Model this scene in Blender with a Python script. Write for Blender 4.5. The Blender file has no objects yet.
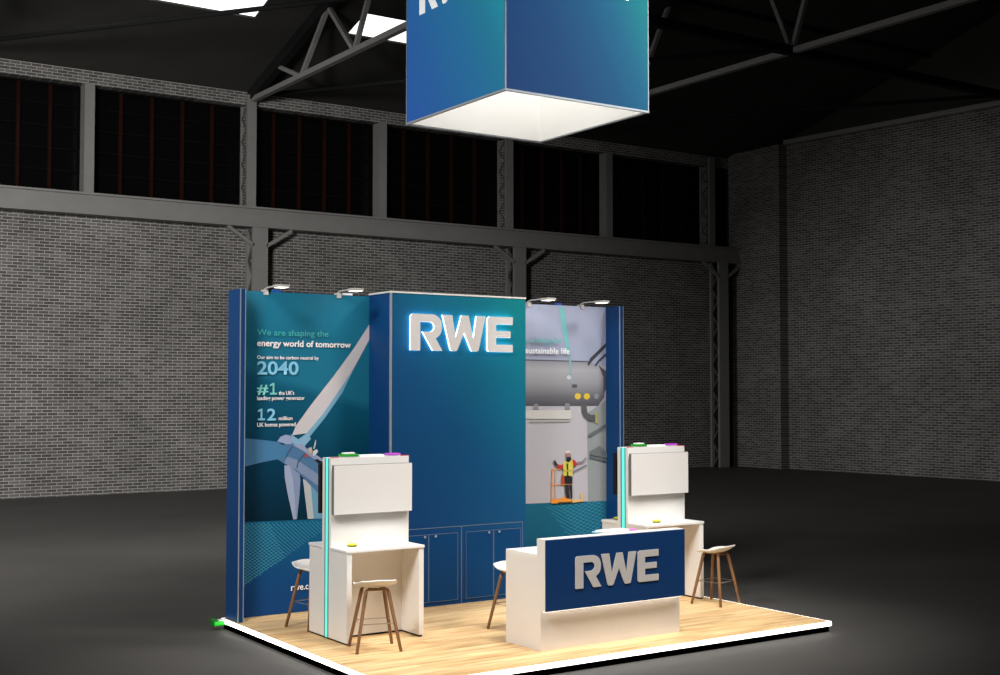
import bpy, bmesh, math, random
from mathutils import Vector
from mathutils.geometry import tessellate_polygon

S = bpy.context.scene
PI = math.pi
random.seed(7)

# ------------------------------------------------------------------ camera
cam_data = bpy.data.cameras.new('camera')
cam = bpy.data.objects.new('camera', cam_data)
S.collection.objects.link(cam)
cam.location = (-6.1783, -12.1209, 2.7061)
cam.rotation_euler = (PI / 2 + 0.0411, 0, -0.5908)
cam_data.sensor_width = 36
cam_data.lens = 1267.96 * 36 / 1000
cam_data.clip_end = 200
S.camera = cam

# ------------------------------------------------------------------ world, lights, exposure
world = bpy.data.worlds.new('world')
S.world = world
world.use_nodes = True
world.node_tree.nodes['Background'].inputs['Color'].default_value = (1.0, 0.97, 0.93, 1)
world.node_tree.nodes['Background'].inputs['Strength'].default_value = 0.012
S.view_settings.view_transform = 'Standard'
S.view_settings.look = 'None'
S.view_settings.exposure = 0.0
S.view_settings.gamma = 1.0
S.view_settings.use_curve_mapping = False
S.cycles.max_bounces = 6
S.cycles.sample_clamp_indirect = 4.0


def aim(o, target):
    d = Vector(target) - Vector(o.location)
    o.rotation_euler = d.to_track_quat('-Z', 'Y').to_euler()


def spot(name, loc, target, watts, deg, blend, radius, col=(1, 0.975, 0.94)):
    d = bpy.data.lights.new(name, 'SPOT')
    d.energy = watts; d.spot_size = math.radians(deg); d.spot_blend = blend
    d.shadow_soft_size = radius; d.color = col
    o = bpy.data.objects.new(name, d); S.collection.objects.link(o)
    o.location = loc; aim(o, target)
    return o


def area(name, loc, target, watts, sx, sy, col=(1, 1, 1), spread=180):
    d = bpy.data.lights.new(name, 'AREA')
    d.energy = watts; d.shape = 'RECTANGLE'; d.size = sx; d.size_y = sy; d.color = col
    d.spread = math.radians(spread)
    o = bpy.data.objects.new(name, d); S.collection.objects.link(o)
    o.location = loc; aim(o, target)
    return o


# unseen spots added high in the hall to light the stand
spot('added_spot_left', (-7.5, -4.5, 9.5), (1.8, 0.6, 1.2), 5200, 46, 0.6, 1.6)
spot('added_spot_right', (7.5, -6.5, 10.0), (2.8, 0.6, 1.2), 3300, 50, 0.6, 1.6)
spot('added_spot_overhead', (2.6, -3.8, 10.5), (2.5, 0.4, 0.0), 3600, 46, 0.6, 1.2)
# unseen soft area light added at the left to lift wall and roof
area('added_area_left', (-12.0, 9.0, 5.5), (8.0, 22.0, 3.5), 800, 6, 5, (1, 0.985, 0.96))
# unseen spot added to brighten the left-hand part of the brick wall
spot('added_wall_spot', (-10.0, -4.0, 7.0), (2.8, 22.0, 1.8), 27000, 64, 1.0, 1.5, (1, 0.985, 0.96))
# weaker unseen spot added for the right-hand side wall
spot('added_side_wall_spot', (-11.0, 8.5, 5.5), (28.0, 12.5, -0.5), 15000, 40, 1.0, 1.0, (1, 0.985, 0.96))

# ------------------------------------------------------------------ materials
MATS = {}


def mat(name, col, rough=0.5, metal=0.0, emit=None, strength=0.0, noise=0.0, nscale=30.0, spec=0.5):
    if name in MATS:
        return MATS[name]
    m = bpy.data.materials.new(name); m.use_nodes = True
    nt = m.node_tree; b = nt.nodes['Principled BSDF']
    b.inputs['Base Color'].default_value = (*col, 1)
    b.inputs['Roughness'].default_value = rough
    b.inputs['Metallic'].default_value = metal
    b.inputs['Specular IOR Level'].default_value = spec
    if emit:
        b.inputs['Emission Color'].default_value = (*emit, 1)
        b.inputs['Emission Strength'].default_value = strength
    if noise:
        tc = nt.nodes.new('ShaderNodeTexCoord'); n = nt.nodes.new('ShaderNodeTexNoise')
        n.inputs['Scale'].default_value = nscale; n.inputs['Detail'].default_value = 4
        nt.links.new(tc.outputs['Object'], n.inputs['Vector'])
        mx = nt.nodes.new('ShaderNodeMix'); mx.data_type = 'RGBA'
        mx.inputs[6].default_value = (*[c * (1 - noise) for c in col], 1)
        mx.inputs[7].default_value = (*[min(1, c * (1 + noise)) for c in col], 1)
        nt.links.new(n.outputs['Fac'], mx.inputs[0])
        nt.links.new(mx.outputs[2], b.inputs['Base Color'])
    MATS[name] = m
    return m


def ramp_mat(name, expr, stops, rough=0.5, emit=0.0, spec=0.12, base=1.0):
    """printed gradient: expr = (ax, ay, az, c) on object coordinates -> colour ramp"""
    m = bpy.data.materials.new(name); m.use_nodes = True
    nt = m.node_tree; b = nt.nodes['Principled BSDF']
    b.inputs['Roughness'].default_value = rough
    b.inputs['Specular IOR Level'].default_value = spec
    tc = nt.nodes.new('ShaderNodeTexCoord')
    dot = nt.nodes.new('ShaderNodeVectorMath'); dot.operation = 'DOT_PRODUCT'
    dot.inputs[1].default_value = expr[:3]
    nt.links.new(tc.outputs['Object'], dot.inputs[0])
    add = nt.nodes.new('ShaderNodeMath'); add.operation = 'ADD'; add.inputs[1].default_value = expr[3]
    nt.links.new(dot.outputs['Value'], add.inputs[0])
    r = nt.nodes.new('ShaderNodeValToRGB')
    nt.links.new(add.outputs[0], r.inputs[0])
    el = r.color_ramp.elements
    el[0].position = stops[0][0]; el[0].color = (*stops[0][1], 1)
    el[1].position = stops[-1][0]; el[1].color = (*stops[-1][1], 1)
    for p, c in stops[1:-1]:
        e = el.new(p); e.color = (*c, 1)
    sc = nt.nodes.new('ShaderNodeVectorMath'); sc.operation = 'SCALE'; sc.inputs['Scale'].default_value = base
    nt.links.new(r.outputs[0], sc.inputs[0]); nt.links.new(sc.outputs['Vector'], b.inputs['Base Color'])
    if emit:
        nt.links.new(r.outputs[0], b.inputs['Emission Color'])
        b.inputs['Emission Strength'].default_value = emit
    MATS[name] = m
    return m


def srgb(r, g, b):
    f = lambda c: c / 12.92 if c <= 0.04045 else ((c + 0.055) / 1.055) ** 2.4
    return (f(r / 255), f(g / 255), f(b / 255))


def brick_mat(name, axis, dark, light, mortar):
    m = bpy.data.materials.new(name); m.use_nodes = True
    nt = m.node_tree; b = nt.nodes['Principled BSDF']; b.inputs['Roughness'].default_value = 0.95
    b.inputs['Specular IOR Level'].default_value = 0.1
    tc = nt.nodes.new('ShaderNodeTexCoord'); sp = nt.nodes.new('ShaderNodeSeparateXYZ')
    cb = nt.nodes.new('ShaderNodeCombineXYZ')
    nt.links.new(tc.outputs['Object'], sp.inputs[0])
    nt.links.new(sp.outputs[axis], cb.inputs[0]); nt.links.new(sp.outputs[2], cb.inputs[1])
    br = nt.nodes.new('ShaderNodeTexBrick')
    nt.links.new(cb.outputs[0], br.inputs['Vector'])
    br.inputs['Color1'].default_value = (*dark, 1); br.inputs['Color2'].default_value = (*light, 1)
    br.inputs['Mortar'].default_value = (*mortar, 1)
    br.inputs['Scale'].default_value = 1.0
    br.inputs['Mortar Size'].default_value = 0.010
    br.inputs['Mortar Smooth'].default_value = 0.3
    br.inputs['Bias'].default_value = -0.25
    br.inputs['Brick Width'].default_value = 0.27
    br.inputs['Row Height'].default_value = 0.084
    n = nt.nodes.new('ShaderNodeTexNoise'); n.inputs['Scale'].default_value = 0.7; n.inputs['Detail'].default_value = 6
    nt.links.new(tc.outputs['Object'], n.inputs['Vector'])
    mr = nt.nodes.new('ShaderNodeMapRange')
    mr.inputs['From Min'].default_value = 0.3; mr.inputs['From Max'].default_value = 0.7
    mr.inputs['To Min'].default_value = 0.82; mr.inputs['To Max'].default_value = 1.15
    nt.links.new(n.outputs['Fac'], mr.inputs['Value'])
    mul = nt.nodes.new('ShaderNodeVectorMath'); mul.operation = 'SCALE'
    nt.links.new(br.outputs['Color'], mul.inputs[0]); nt.links.new(mr.outputs['Result'], mul.inputs['Scale'])
    nt.links.new(mul.outputs['Vector'], b.inputs['Base Color'])
    bp_ = nt.nodes.new('ShaderNodeBump'); bp_.inputs['Strength'].default_value = 0.3; bp_.inputs['Distance'].default_value = 0.01
    bp_.invert = True
    nt.links.new(br.outputs['Fac'], bp_.inputs['Height']); nt.links.new(bp_.outputs['Normal'], b.inputs['Normal'])
    MATS[name] = m
    return m


def wood_mat():
    m = bpy.data.materials.new('oak_boards'); m.use_nodes = True
    nt = m.node_tree; b = nt.nodes['Principled BSDF']; b.inputs['Roughness'].default_value = 0.55
    tc = nt.nodes.new('ShaderNodeTexCoord')
    br = nt.nodes.new('ShaderNodeTexBrick')
    nt.links.new(tc.outputs['Object'], br.inputs['Vector'])
    br.inputs['Color1'].default_value = (*srgb(226, 186, 132), 1); br.inputs['Color2'].default_value = (*srgb(244, 212, 160), 1)
    br.inputs['Mortar'].default_value = (*srgb(200, 160, 110), 1)
    br.inputs['Scale'].default_value = 1.0; br.inputs['Mortar Size'].default_value = 0.002
    br.inputs['Brick Width'].default_value = 1.3; br.inputs['Row Height'].default_value = 0.14
    mp = nt.nodes.new('ShaderNodeMapping'); mp.inputs['Scale'].default_value = (1.1, 13, 1)
    nt.links.new(tc.outputs['Object'], mp.inputs['Vector'])
    n = nt.nodes.new('ShaderNodeTexNoise'); n.inputs['Scale'].default_value = 1.0; n.inputs['Detail'].default_value = 7
    n.inputs['Distortion'].default_value = 1.2
    nt.links.new(mp.outputs['Vector'], n.inputs['Vector'])
    r = nt.nodes.new('ShaderNodeValToRGB')
    r.color_ramp.elements[0].position = 0.30; r.color_ramp.elements[0].color = (0.52, 0.40, 0.29, 1)
    r.color_ramp.elements[1].position = 0.55; r.color_ramp.elements[1].color = (1, 1, 1, 1)
    nt.links.new(n.outputs['Fac'], r.inputs[0])
    mx = nt.nodes.new('ShaderNodeMix'); mx.data_type = 'RGBA'; mx.blend_type = 'MULTIPLY'; mx.inputs[0].default_value = 0.8
    nt.links.new(br.outputs['Color'], mx.inputs[6]); nt.links.new(r.outputs[0], mx.inputs[7])
    nt.links.new(mx.outputs[2], b.inputs['Base Color'])
    return m


# ------------------------------------------------------------------ mesh helpers
def bx(bm, x0, x1, y0, y1, z0, z1, bev=0.0, mi=0):
    vs = [bm.verts.new((x, y, z)) for x in (x0, x1) for y in (y0, y1) for z in (z0, z1)]
    fs = [bm.faces.new([vs[i] for i in f]) for f in
          ((0, 1, 3, 2), (4, 6, 7, 5), (0, 4, 5, 1), (2, 3, 7, 6), (0, 2, 6, 4), (1, 5, 7, 3))]
    for f in fs:
        f.material_index = mi
    if bev:
        es = list({e for f in fs for e in f.edges})
        r = bmesh.ops.bevel(bm, geom=es, offset=bev, segments=2, affect='EDGES', profile=0.6)
        for f in r['faces']:
            f.material_index = mi
    return bm


def bar(bm, a, b, w, h, up=(0, 0, 1)):
    """rectangular bar from a to b"""
    a, b = Vector(a), Vector(b); d = (b - a).normalized(); up = Vector(up)
    if abs(d.dot(up)) > 0.98:
        up = Vector((0, 1, 0))
    s = d.cross(up).normalized(); u = s.cross(d).normalized()
    r = []
    for p in (a, b):
        r.append([bm.verts.new(p + s * i * w / 2 + u * j * h / 2) for i, j in ((-1, -1), (1, -1), (1, 1), (-1, 1))])
    for i in range(4):
        bm.faces.new((r[0][i], r[0][(i + 1) % 4], r[1][(i + 1) % 4], r[1][i]))
    bm.faces.new(r[0][::-1]); bm.faces.new(r[1])
    return bm


def tube(bm, pts, radii, n=12, closed=False, cap=True):
    pts = [Vector(p) for p in pts]
    if not hasattr(radii, '__len__'):
        radii = [radii] * len(pts)
    rings = []; N = len(pts); prev = None
    for i, p in enumerate(pts):
        if closed:
            t = (pts[(i + 1) % N] - pts[i - 1]).normalized()
        else:
            t = (pts[min(i + 1, N - 1)] - pts[max(i - 1, 0)]).normalized()
        ref = prev if prev is not None else (Vector((1, 0, 0)) if abs(t.x) < 0.8 else Vector((0, 1, 0)))
        s = (ref - t * ref.dot(t)).normalized(); u = t.cross(s); prev = s
        rings.append([bm.verts.new(p + (s * math.cos(2 * PI * k / n) + u * math.sin(2 * PI * k / n)) * radii[i]) for k in range(n)])
    M = N if closed else N - 1
    for i in range(M):
        a, b = rings[i], rings[(i + 1) % N]
        for k in range(n):
            f = bm.faces.new((a[k], a[(k + 1) % n], b[(k + 1) % n], b[k])); f.smooth = True
    if cap and not closed:
        bm.faces.new(rings[0][::-1]); bm.faces.new(rings[-1])
    return bm


def obj(name, bm, mats, parent=None, loc=None):
    me = bpy.data.meshes.new(name)
    bmesh.ops.recalc_face_normals(bm, faces=bm.faces[:])
    bm.to_mesh(me); bm.free()
    for m in (mats if isinstance(mats, (list, tuple)) else [mats]):
        me.materials.append(m)
    o = bpy.data.objects.new(name, me); S.collection.objects.link(o)
    if parent:
        o.parent = parent
    if loc:
        o.location = loc
    return o


def box_obj(name, dims, m, parent=None, bev=0.0):
    return obj(name, bx(bmesh.new(), *dims, bev=bev), m, parent)


def tag(o, label=None, cat=None, group=None, kind=None):
    if label: o['label'] = label
    if cat: o['category'] = cat
    if group: o['group'] = group
    if kind: o['kind'] = kind
    return o


def empty(name, loc=(0, 0, 0), rz=0.0, **kw):
    o = bpy.data.objects.new(name, None); S.collection.objects.link(o)
    o.location = loc; o.rotation_euler = (0, 0, rz); o.empty_display_size = 0.2
    return tag(o, **kw)


def copy_tree(o, parent=None):
    c = o.copy(); S.collection.objects.link(c)
    if parent: c.parent = parent
    for ch in list(o.children):
        copy_tree(ch, c)
    return c


def struct(name, bm, m, parent=None):
    o = obj(name, bm, m, parent)
    if not parent:
        o['kind'] = 'structure'
    return o


def outline(bm, poly, fn, depth=None, mi=0, back=None):
    """fill a 2D outline; fn maps (a, b, layer) to a point; depth = material index of the thickness sides"""
    pts = []
    for p in poly:
        if not pts or math.hypot(p[0] - pts[-1][0], p[1] - pts[-1][1]) > 1e-4:
            pts.append(p)
    if math.hypot(pts[0][0] - pts[-1][0], pts[0][1] - pts[-1][1]) < 1e-4:
        pts.pop()
    tris = tessellate_polygon([[Vector((a, b, 0)) for a, b in pts]])
    for L in ((0, 1) if depth is not None else (0,)):
        vs = [bm.verts.new(fn(a, b, L)) for a, b in pts]
        for t in tris:
            if L: t = t[::-1]
            try:
                f = bm.faces.new([vs[q] for q in t]); f.material_index = back if (L and back is not None) else mi
            except ValueError:
                pass
        if L == 0: front = vs
    if depth is not None:
        n = len(pts)
        for q in range(n):
            g = bm.faces.new((front[q], vs[q], vs[(q + 1) % n], front[(q + 1) % n])); g.material_index = depth
    return bm


def arc(cx, cy, rx, ry, a0, a1, n=7):
    return [(cx + rx * math.cos(math.radians(a0 + (a1 - a0) * i / n)), cy + ry * math.sin(math.radians(a0 + (a1 - a0) * i / n))) for i in range(n + 1)]


LOGO_R = [(0, 0), (0, .90)] + arc(.10, .90, .10, .10, 180, 90, 4) + [(.68, 1)] + arc(.68, .70, .32, .30, 90, 0, 8)[1:] + \
         arc(.68, .62, .32, .30, 0, -68, 6) + [(1.02, 0), (.706, 0), (.375, .515), (.62, .515)] + \
         arc(.62, .655, .135, .135, -80, 80, 8) + [(.307, .79), (.307, 0)]
LOGO_W = [(1.02, 1), (1.34, 1), (1.45, .375), (1.642, 1), (1.88, 1), (2.04, .365), (2.14, 1), (2.45, 1), (2.215, .03), (2.17, 0), (2.0, 0),
          (1.96, .03), (1.73, .52), (1.51, .03), (1.47, 0), (1.32, 0), (1.28, .03)]
LOGO_E = [(2.51, .05), (2.56, 0), (3.386, 0), (3.386, .205), (2.81, .205), (2.81, .41), (3.31, .41), (3.31, .595), (2.81, .595),
          (2.81, .79), (3.386, .79), (3.386, 1), (2.58, 1), (2.51, .93)]


def text_obj(name, txt, fn, h, x, z, width, m, parent, bold=0.0, align='LEFT'):
    """lettering: cap height h, baseline start (x, z), stretched to the printed width; fn places (a, b) in 3D"""
    cu = bpy.data.curves.new('lettering', 'FONT'); cu.body = txt; cu.size = 1; cu.offset = bold; cu.resolution_u = 4
    tmp = bpy.data.objects.new('lettering', cu); S.collection.objects.link(tmp)
    dg = bpy.context.evaluated_depsgraph_get(); dg.update()
    me = bpy.data.meshes.new_from_object(tmp.evaluated_get(dg))
    bpy.data.objects.remove(tmp)
    xs = [v.co.x for v in me.vertices]; x0, x1 = min(xs), max(xs)
    kx = width / (x1 - x0); kz = h / 0.71
    for v in me.vertices:
        v.co = fn(x + (v.co.x - x0) * kx, z + v.co.y * kz)
    me.materials.clear(); me.materials.append(m)
    me.name = name
    o = bpy.data.objects.new(name, me); S.collection.objects.link(o); o.parent = parent
    return o


# printed picture outlines in metres on the panel faces (x, z)
TURBINE_PRINT = [
    ('blade_up_light', [(1.406,3.533),(1.407,3.338),(1.212,3.018),(1.024,2.751),(0.761,2.405),(0.541,2.171),(0.349,2.151),(0.399,2.267),(0.604,2.525),(0.891,2.858),(1.183,3.223)]),
    ('blade_up_shade', [(1.212,3.018),(1.025,2.666),(0.788,2.357),(0.555,2.095),(0.426,2.098),(0.541,2.171),(0.761,2.405),(1.024,2.751)]),
    ('tower_light', [(0.495,1.618),(0.599,1.562),(0.656,1.517),(0.65,1.12),(0.564,1.125)]),
    ('tower_shade', [(0.599,1.562),(0.791,1.424),(0.793,1.112),(0.644,1.12)]),
    ('nacelle', [(0.158,2.013),(0.277,2.053),(0.408,2.041),(0.712,1.835),(1.1,1.55),(1.102,1.217),(0.714,1.419),(0.41,1.715),(0.251,1.806),(0.153,1.867)]),
    ('nacelle_light', [(0.278,1.894),(0.409,1.853),(0.713,1.653),(1.101,1.393),(1.102,1.305),(0.714,1.514),(0.41,1.724),(0.251,1.815)]),
    ('nacelle_top', [(0.352,2.034),(0.483,2.048),(0.54,1.986),(0.711,1.878),(0.982,1.695),(0.983,1.643),(0.712,1.8),(0.502,1.953)]),
    ('blade_left', [(-0.269,2.128),(0.038,2.092),(0.166,2.073),(0.296,1.976),(0.269,1.882),(0.159,1.864),(-0.051,1.833),(-0.266,1.79)]),
    ('hub', [(0.152,2.081),(0.193,2.135),(0.258,2.159),(0.317,2.15),(0.355,2.102),(0.342,2.043),(0.277,2.044),(0.222,2.059)]),
    ('seam1', [(0.355,2.025),(0.37,2.022),(0.297,1.933),(0.275,1.874),(0.264,1.881),(0.284,1.942)]),
    ('seam2', [(0.512,1.927),(0.525,1.921),(0.437,1.826),(0.419,1.749),(0.406,1.753),(0.424,1.835)]),
    ('blade_down', [(0.246,1.789),(0.307,1.784),(0.448,1.68),(0.461,1.593),(0.449,1.422),(0.418,1.13),(0.369,1.127),(0.291,1.447),(0.253,1.636)]),
    ('blade_down_shade', [(0.316,1.773),(0.448,1.68),(0.461,1.593),(0.449,1.422),(0.418,1.13),(0.405,1.129),(0.384,1.408),(0.354,1.649)]),
    ('red', [(0.512,1.91),(0.549,1.926),(0.563,1.882),(0.521,1.873)]),
    ('pale', [(0.558,1.986),(0.606,2.002),(0.616,1.95),(0.578,1.934)]),
    ('yellow', [(0.578,1.96),(0.619,1.967),(0.612,1.924),(0.582,1.92)]),
    ('white', [(0.625,1.95),(0.672,1.974),(0.696,1.948),(0.654,1.897),(0.625,1.889)]),
    ('white2', [(0.649,2.07),(0.668,2.094),(0.661,2.018),(0.642,1.975),(0.625,1.984)]),
    ('black', [(0.645,1.845),(0.683,1.853),(0.788,1.797),(0.789,1.754),(0.712,1.791)]),
]
WORKER_PRINT = [
    ('sky_low', [(3.734,3.071),(5.312,3.046),(5.303,1.118),(3.733,1.153)]),
    ('wall_right', [(4.885,2.37),(5.269,2.557),(5.262,1.095),(4.9,1.082)]),
    ('tank_mid', [(3.768,3.112),(4.876,3.098),(5.147,3.053),(5.215,2.858),(5.2,2.6),(5.09,2.472),(3.767,2.482)]),
    ('tank_low', [(3.767,2.687),(5.215,2.686),(5.199,2.572),(5.09,2.472),(3.767,2.482)]),
    ('tank_lowest', [(3.767,2.572),(5.192,2.572),(5.09,2.472),(3.767,2.482)]),
    ('tank_line', [(3.768,3.126),(4.912,3.113),(4.912,3.096),(3.767,3.11)]),
    ('tank_end', [(5.092,3.058),(5.23,2.973),(5.244,2.715),(5.09,2.472),(5.185,2.643),(5.186,2.887)]),
    ('pipe_a', [(4.894,3.07),(4.948,3.156),(5.276,3.377),(5.276,3.319),(5.002,3.128),(4.911,3.042)]),
    ('pipe_b', [(5.02,3.052),(5.092,3.13),(5.276,3.233),(5.275,3.19),(5.111,3.101),(5.049,3.035)]),
    ('beam_a', [(4.394,3.87),(4.481,3.867),(4.522,3.615),(4.574,3.306),(4.592,3.222),(4.549,3.221),(4.487,3.389),(4.435,3.612)]),
    ('beam_b', [(4.549,3.221),(4.592,3.222),(4.612,2.997),(4.626,2.799),(4.601,2.799),(4.584,2.996)]),
    ('dot_y1', [(4.778,2.613),(4.77,2.59),(4.749,2.574),(4.721,2.568),(4.692,2.574),(4.672,2.591),(4.664,2.613),(4.672,2.636),(4.692,2.652),(4.721,2.658),(4.749,2.652),(4.77,2.636)]),
    ('dot_y2', [(4.939,2.61),(4.931,2.587),(4.91,2.571),(4.881,2.565),(4.852,2.571),(4.832,2.587),(4.824,2.61),(4.832,2.633),(4.853,2.649),(4.881,2.655),(4.91,2.649),(4.931,2.633)]),
    ('dot_g', [(5.098,2.612),(5.092,2.592),(5.076,2.578),(5.054,2.572),(5.032,2.578),(5.016,2.592),(5.011,2.612),(5.017,2.632),(5.033,2.647),(5.054,2.652),(5.076,2.647),(5.092,2.632)]),
    ('dot_w', [(4.601,2.878),(4.596,2.863),(4.582,2.851),(4.563,2.847),(4.543,2.851),(4.529,2.862),(4.524,2.878),(4.529,2.893),(4.543,2.905),(4.563,2.909),(4.582,2.905),(4.596,2.894)]),
    ('bolt', [(4.619,2.78),(4.704,2.78),(4.71,2.743),(4.626,2.737)]),
    ('foot_a', [(3.962,2.51),(4.029,2.51),(4.043,2.432),(3.943,2.433)]),
    ('foot_b', [(4.502,2.514),(4.57,2.514),(4.58,2.427),(4.482,2.428)]),
    ('bracket', [(3.774,2.427),(4.6,2.419),(4.599,2.294),(3.774,2.312)]),
    ('bracket_b', [(3.891,2.295),(4.58,2.286),(4.58,2.251),(3.891,2.253)]),
    ('elbow', [(4.778,2.497),(4.868,2.496),(4.888,2.377),(4.948,2.349),(5.049,2.344),(5.049,2.252),(4.913,2.258),(4.818,2.318),(4.783,2.398)]),
    ('flange', [(5.029,2.388),(5.08,2.387),(5.079,2.224),(5.028,2.224)]),
    ('strut_a', [(4.897,2.06),(5.242,2.221),(5.242,2.189),(4.912,2.028)]),
    ('strut_b', [(4.904,2.071),(5.267,2.223),(5.267,2.175),(4.924,2.023)]),
    ('strut_c', [(4.923,1.828),(5.104,1.908),(5.144,1.876),(5.265,1.809),(5.265,1.723),(4.923,1.787)]),
    ('strut_d', [(4.923,1.771),(5.265,1.698),(5.265,1.666),(4.923,1.734)]),
    ('rail_top', [(4.26,1.607),(4.425,1.601),(4.425,1.588),(4.26,1.594)]),
    ('rail_mid', [(4.251,1.396),(4.615,1.381),(4.615,1.368),(4.251,1.383)]),
    ('post_a', [(4.257,1.607),(4.275,1.606),(4.267,1.145),(4.245,1.146)]),
    ('post_b', [(4.317,1.592),(4.33,1.591),(4.322,1.157),(4.309,1.157)]),
    ('post_c', [(4.587,1.382),(4.609,1.382),(4.609,1.128),(4.59,1.129)]),
    ('lift_base', [(4.242,1.192),(4.406,1.188),(4.487,1.221),(4.496,1.191),(4.605,1.164),(4.605,1.121),(4.245,1.129)]),
    ('lift_side', [(4.614,1.164),(4.77,1.164),(4.761,1.237),(4.785,1.258),(4.81,1.22),(4.81,1.133),(4.614,1.121)]),
    ('tread', [(4.361,1.143),(4.605,1.14),(4.605,1.122),(4.361,1.126)]),
    ('arm_bars', [(4.633,1.562),(4.753,1.613),(4.863,1.649),(4.873,1.634),(4.762,1.594),(4.639,1.547)]),
    ('arm_bars2', [(4.689,1.688),(4.78,1.695),(4.845,1.752),(4.867,1.736),(4.79,1.666),(4.689,1.673)]),
    ('leg_l', [(4.479,1.38),(4.547,1.377),(4.551,1.275),(4.569,1.185),(4.505,1.191),(4.487,1.278)]),
    ('leg_r', [(4.555,1.377),(4.606,1.374),(4.609,1.186),(4.587,1.184),(4.574,1.274)]),
    ('hips', [(4.447,1.511),(4.61,1.505),(4.609,1.389),(4.47,1.397)]),
    ('red_side', [(4.425,1.526),(4.465,1.51),(4.475,1.391),(4.416,1.397)]),
    ('arm_l', [(4.452,1.677),(4.452,1.612),(4.389,1.607),(4.335,1.644),(4.362,1.665),(4.416,1.653)]),
    ('glove', [(4.282,1.725),(4.309,1.724),(4.357,1.661),(4.335,1.642),(4.296,1.677)]),
    ('arm_r', [(4.607,1.73),(4.652,1.714),(4.689,1.669),(4.689,1.64),(4.625,1.635)]),
    ('vest', [(4.447,1.677),(4.498,1.719),(4.607,1.734),(4.621,1.635),(4.606,1.49),(4.533,1.508),(4.452,1.499)]),
    ('vest_dark', [(4.503,1.675),(4.537,1.674),(4.537,1.5),(4.508,1.501)]),
    ('vest_band', [(4.45,1.583),(4.613,1.584),(4.613,1.563),(4.45,1.561)]),
    ('face', [(4.498,1.82),(4.574,1.818),(4.578,1.767),(4.548,1.731),(4.512,1.74)]),
    ('hood', [(4.507,1.762),(4.578,1.767),(4.588,1.723),(4.543,1.688),(4.498,1.704)]),
    ('helmet', [(4.487,1.813),(4.494,1.842),(4.531,1.859),(4.567,1.847),(4.578,1.818),(4.538,1.826)]),
]
# ================================================================== THE HALL
GZ = -0.12                    # hall floor level; the stand's deck is at 0
WY = 22.35                    # face of the back wall
COL = [8.2 + 9.04 * k for k in (-1, 0, 1, 2)]
brick_back = brick_mat('brick_back', 0, (0.070, 0.066, 0.063), (0.150, 0.143, 0.136), (0.33, 0.32, 0.31))
brick_side = brick_mat('brick_side', 1, (0.065, 0.061, 0.058), (0.140, 0.134, 0.127), (0.27, 0.26, 0.25))
concrete = mat('dark_concrete', (0.070, 0.066, 0.062), 0.7, noise=0.25, nscale=0.6, spec=0.25)
steel = mat('painted_steel', (0.175, 0.171, 0.164), 0.6, noise=0.12, nscale=3)
steel_dark = mat('dark_roof_steel', (0.012, 0.012, 0.012), 0.8, spec=0.1)
steel_truss = mat('grey_truss_steel', (0.20, 0.195, 0.19), 0.6)
lacing_m = mat('lacing_steel', (0.07, 0.068, 0.065), 0.7)
roof_m = mat('dark_roof_boards', (0.042, 0.041, 0.037), 0.9, noise=0.2, nscale=1.0, spec=0.1)
night_glass = mat('night_glass', (0.002, 0.002, 0.002), 0.25, spec=0.15)
glazing_m = mat('dark_glazing_bar', (0.004, 0.0035, 0.0035), 0.9, spec=0.03)
muntin_m = mat('rusty_glazing_bar', (0.016, 0.005, 0.003), 0.9, noise=0.5, nscale=1.5, spec=0.03)
sky_m = mat('skylight_glass', (0.8, 0.85, 0.9), 0.4, emit=(1, 1, 1), strength=1.6)

struct('floor', bx(bmesh.new(), -32, 34, -24, 23, GZ - 0.2, GZ), concrete)

WINS = [(-0.68, 3.45), (3.65, 8.06), (8.26, 12.44), (12.64, 17.10), (17.30, 21.41), (21.61, 26.14), (26.34, 27.5)]
WZ0, WZ1 = 7.75, 10.97
bm = bmesh.new()
bx(bm, -25, 28, WY, WY + 0.6, GZ, WZ0)
bx(bm, -25, 28, WY, WY + 0.6, WZ1, 11.35)
edges = [-25] + [e for w in WINS for e in w] + [28]
for i in range(0, len(edges), 2):
    bx(bm, edges[i], edges[i + 1], WY, WY + 0.6, WZ0, WZ1)
struct('wall_back', bm, brick_back)

for i, (a, b) in enumerate(WINS):
    w = empty('window_%d' % (i + 1), (a, WY + 0.42, WZ0), kind='structure')
    W, H = b - a, WZ1 - WZ0
    bm = bmesh.new()
    for d in ((0, .06, 0, H), (W - .06, W, 0, H), (.06, W - .06, 0, .06), (.06, W - .06, H - .06, H)):
        bx(bm, d[0], d[1], -.06, .06, d[2], d[3])
    obj('window_frame', bm, glazing_m, w)
    n = max(1, round(W / 0.84)); bm = bmesh.new()
    for k in range(1, n):
        bx(bm, W * k / n - .045, W * k / n + .045, -.05, .04, .06, H - .06)
    obj('upright_bars', bm, muntin_m, w)
    bm = bmesh.new()
    for z in (.87, 1.46, 2.06, 2.65):
        bx(bm, .06, W - .06, -.02, .02, z - .022, z + .022)
    obj('cross_bars', bm, glazing_m, w)
    box_obj('pane', (.06, W - .06, .045, .06, .06, H - .06), night_glass, w)

# mullion posts between the windows
for x in (3.55, 12.54, 21.51):
    bm = bx(bmesh.new(), x - .135, x + .135, WY - .06, WY + .35, WZ0, WZ1)
    struct('post', bm, steel)

# crane girder along the wall
bm = bmesh.new()
bx(bm, -18, 27.4, 21.68, 22.25, 7.875, 7.93)
bx(bm, -18, 27.3, 21.80, 21.86, 7.40, 7.875)
bx(bm, -18, 27.4, 21.68, 22.10, 7.35, 7.40)
struct('girder', bm, steel)


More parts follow.
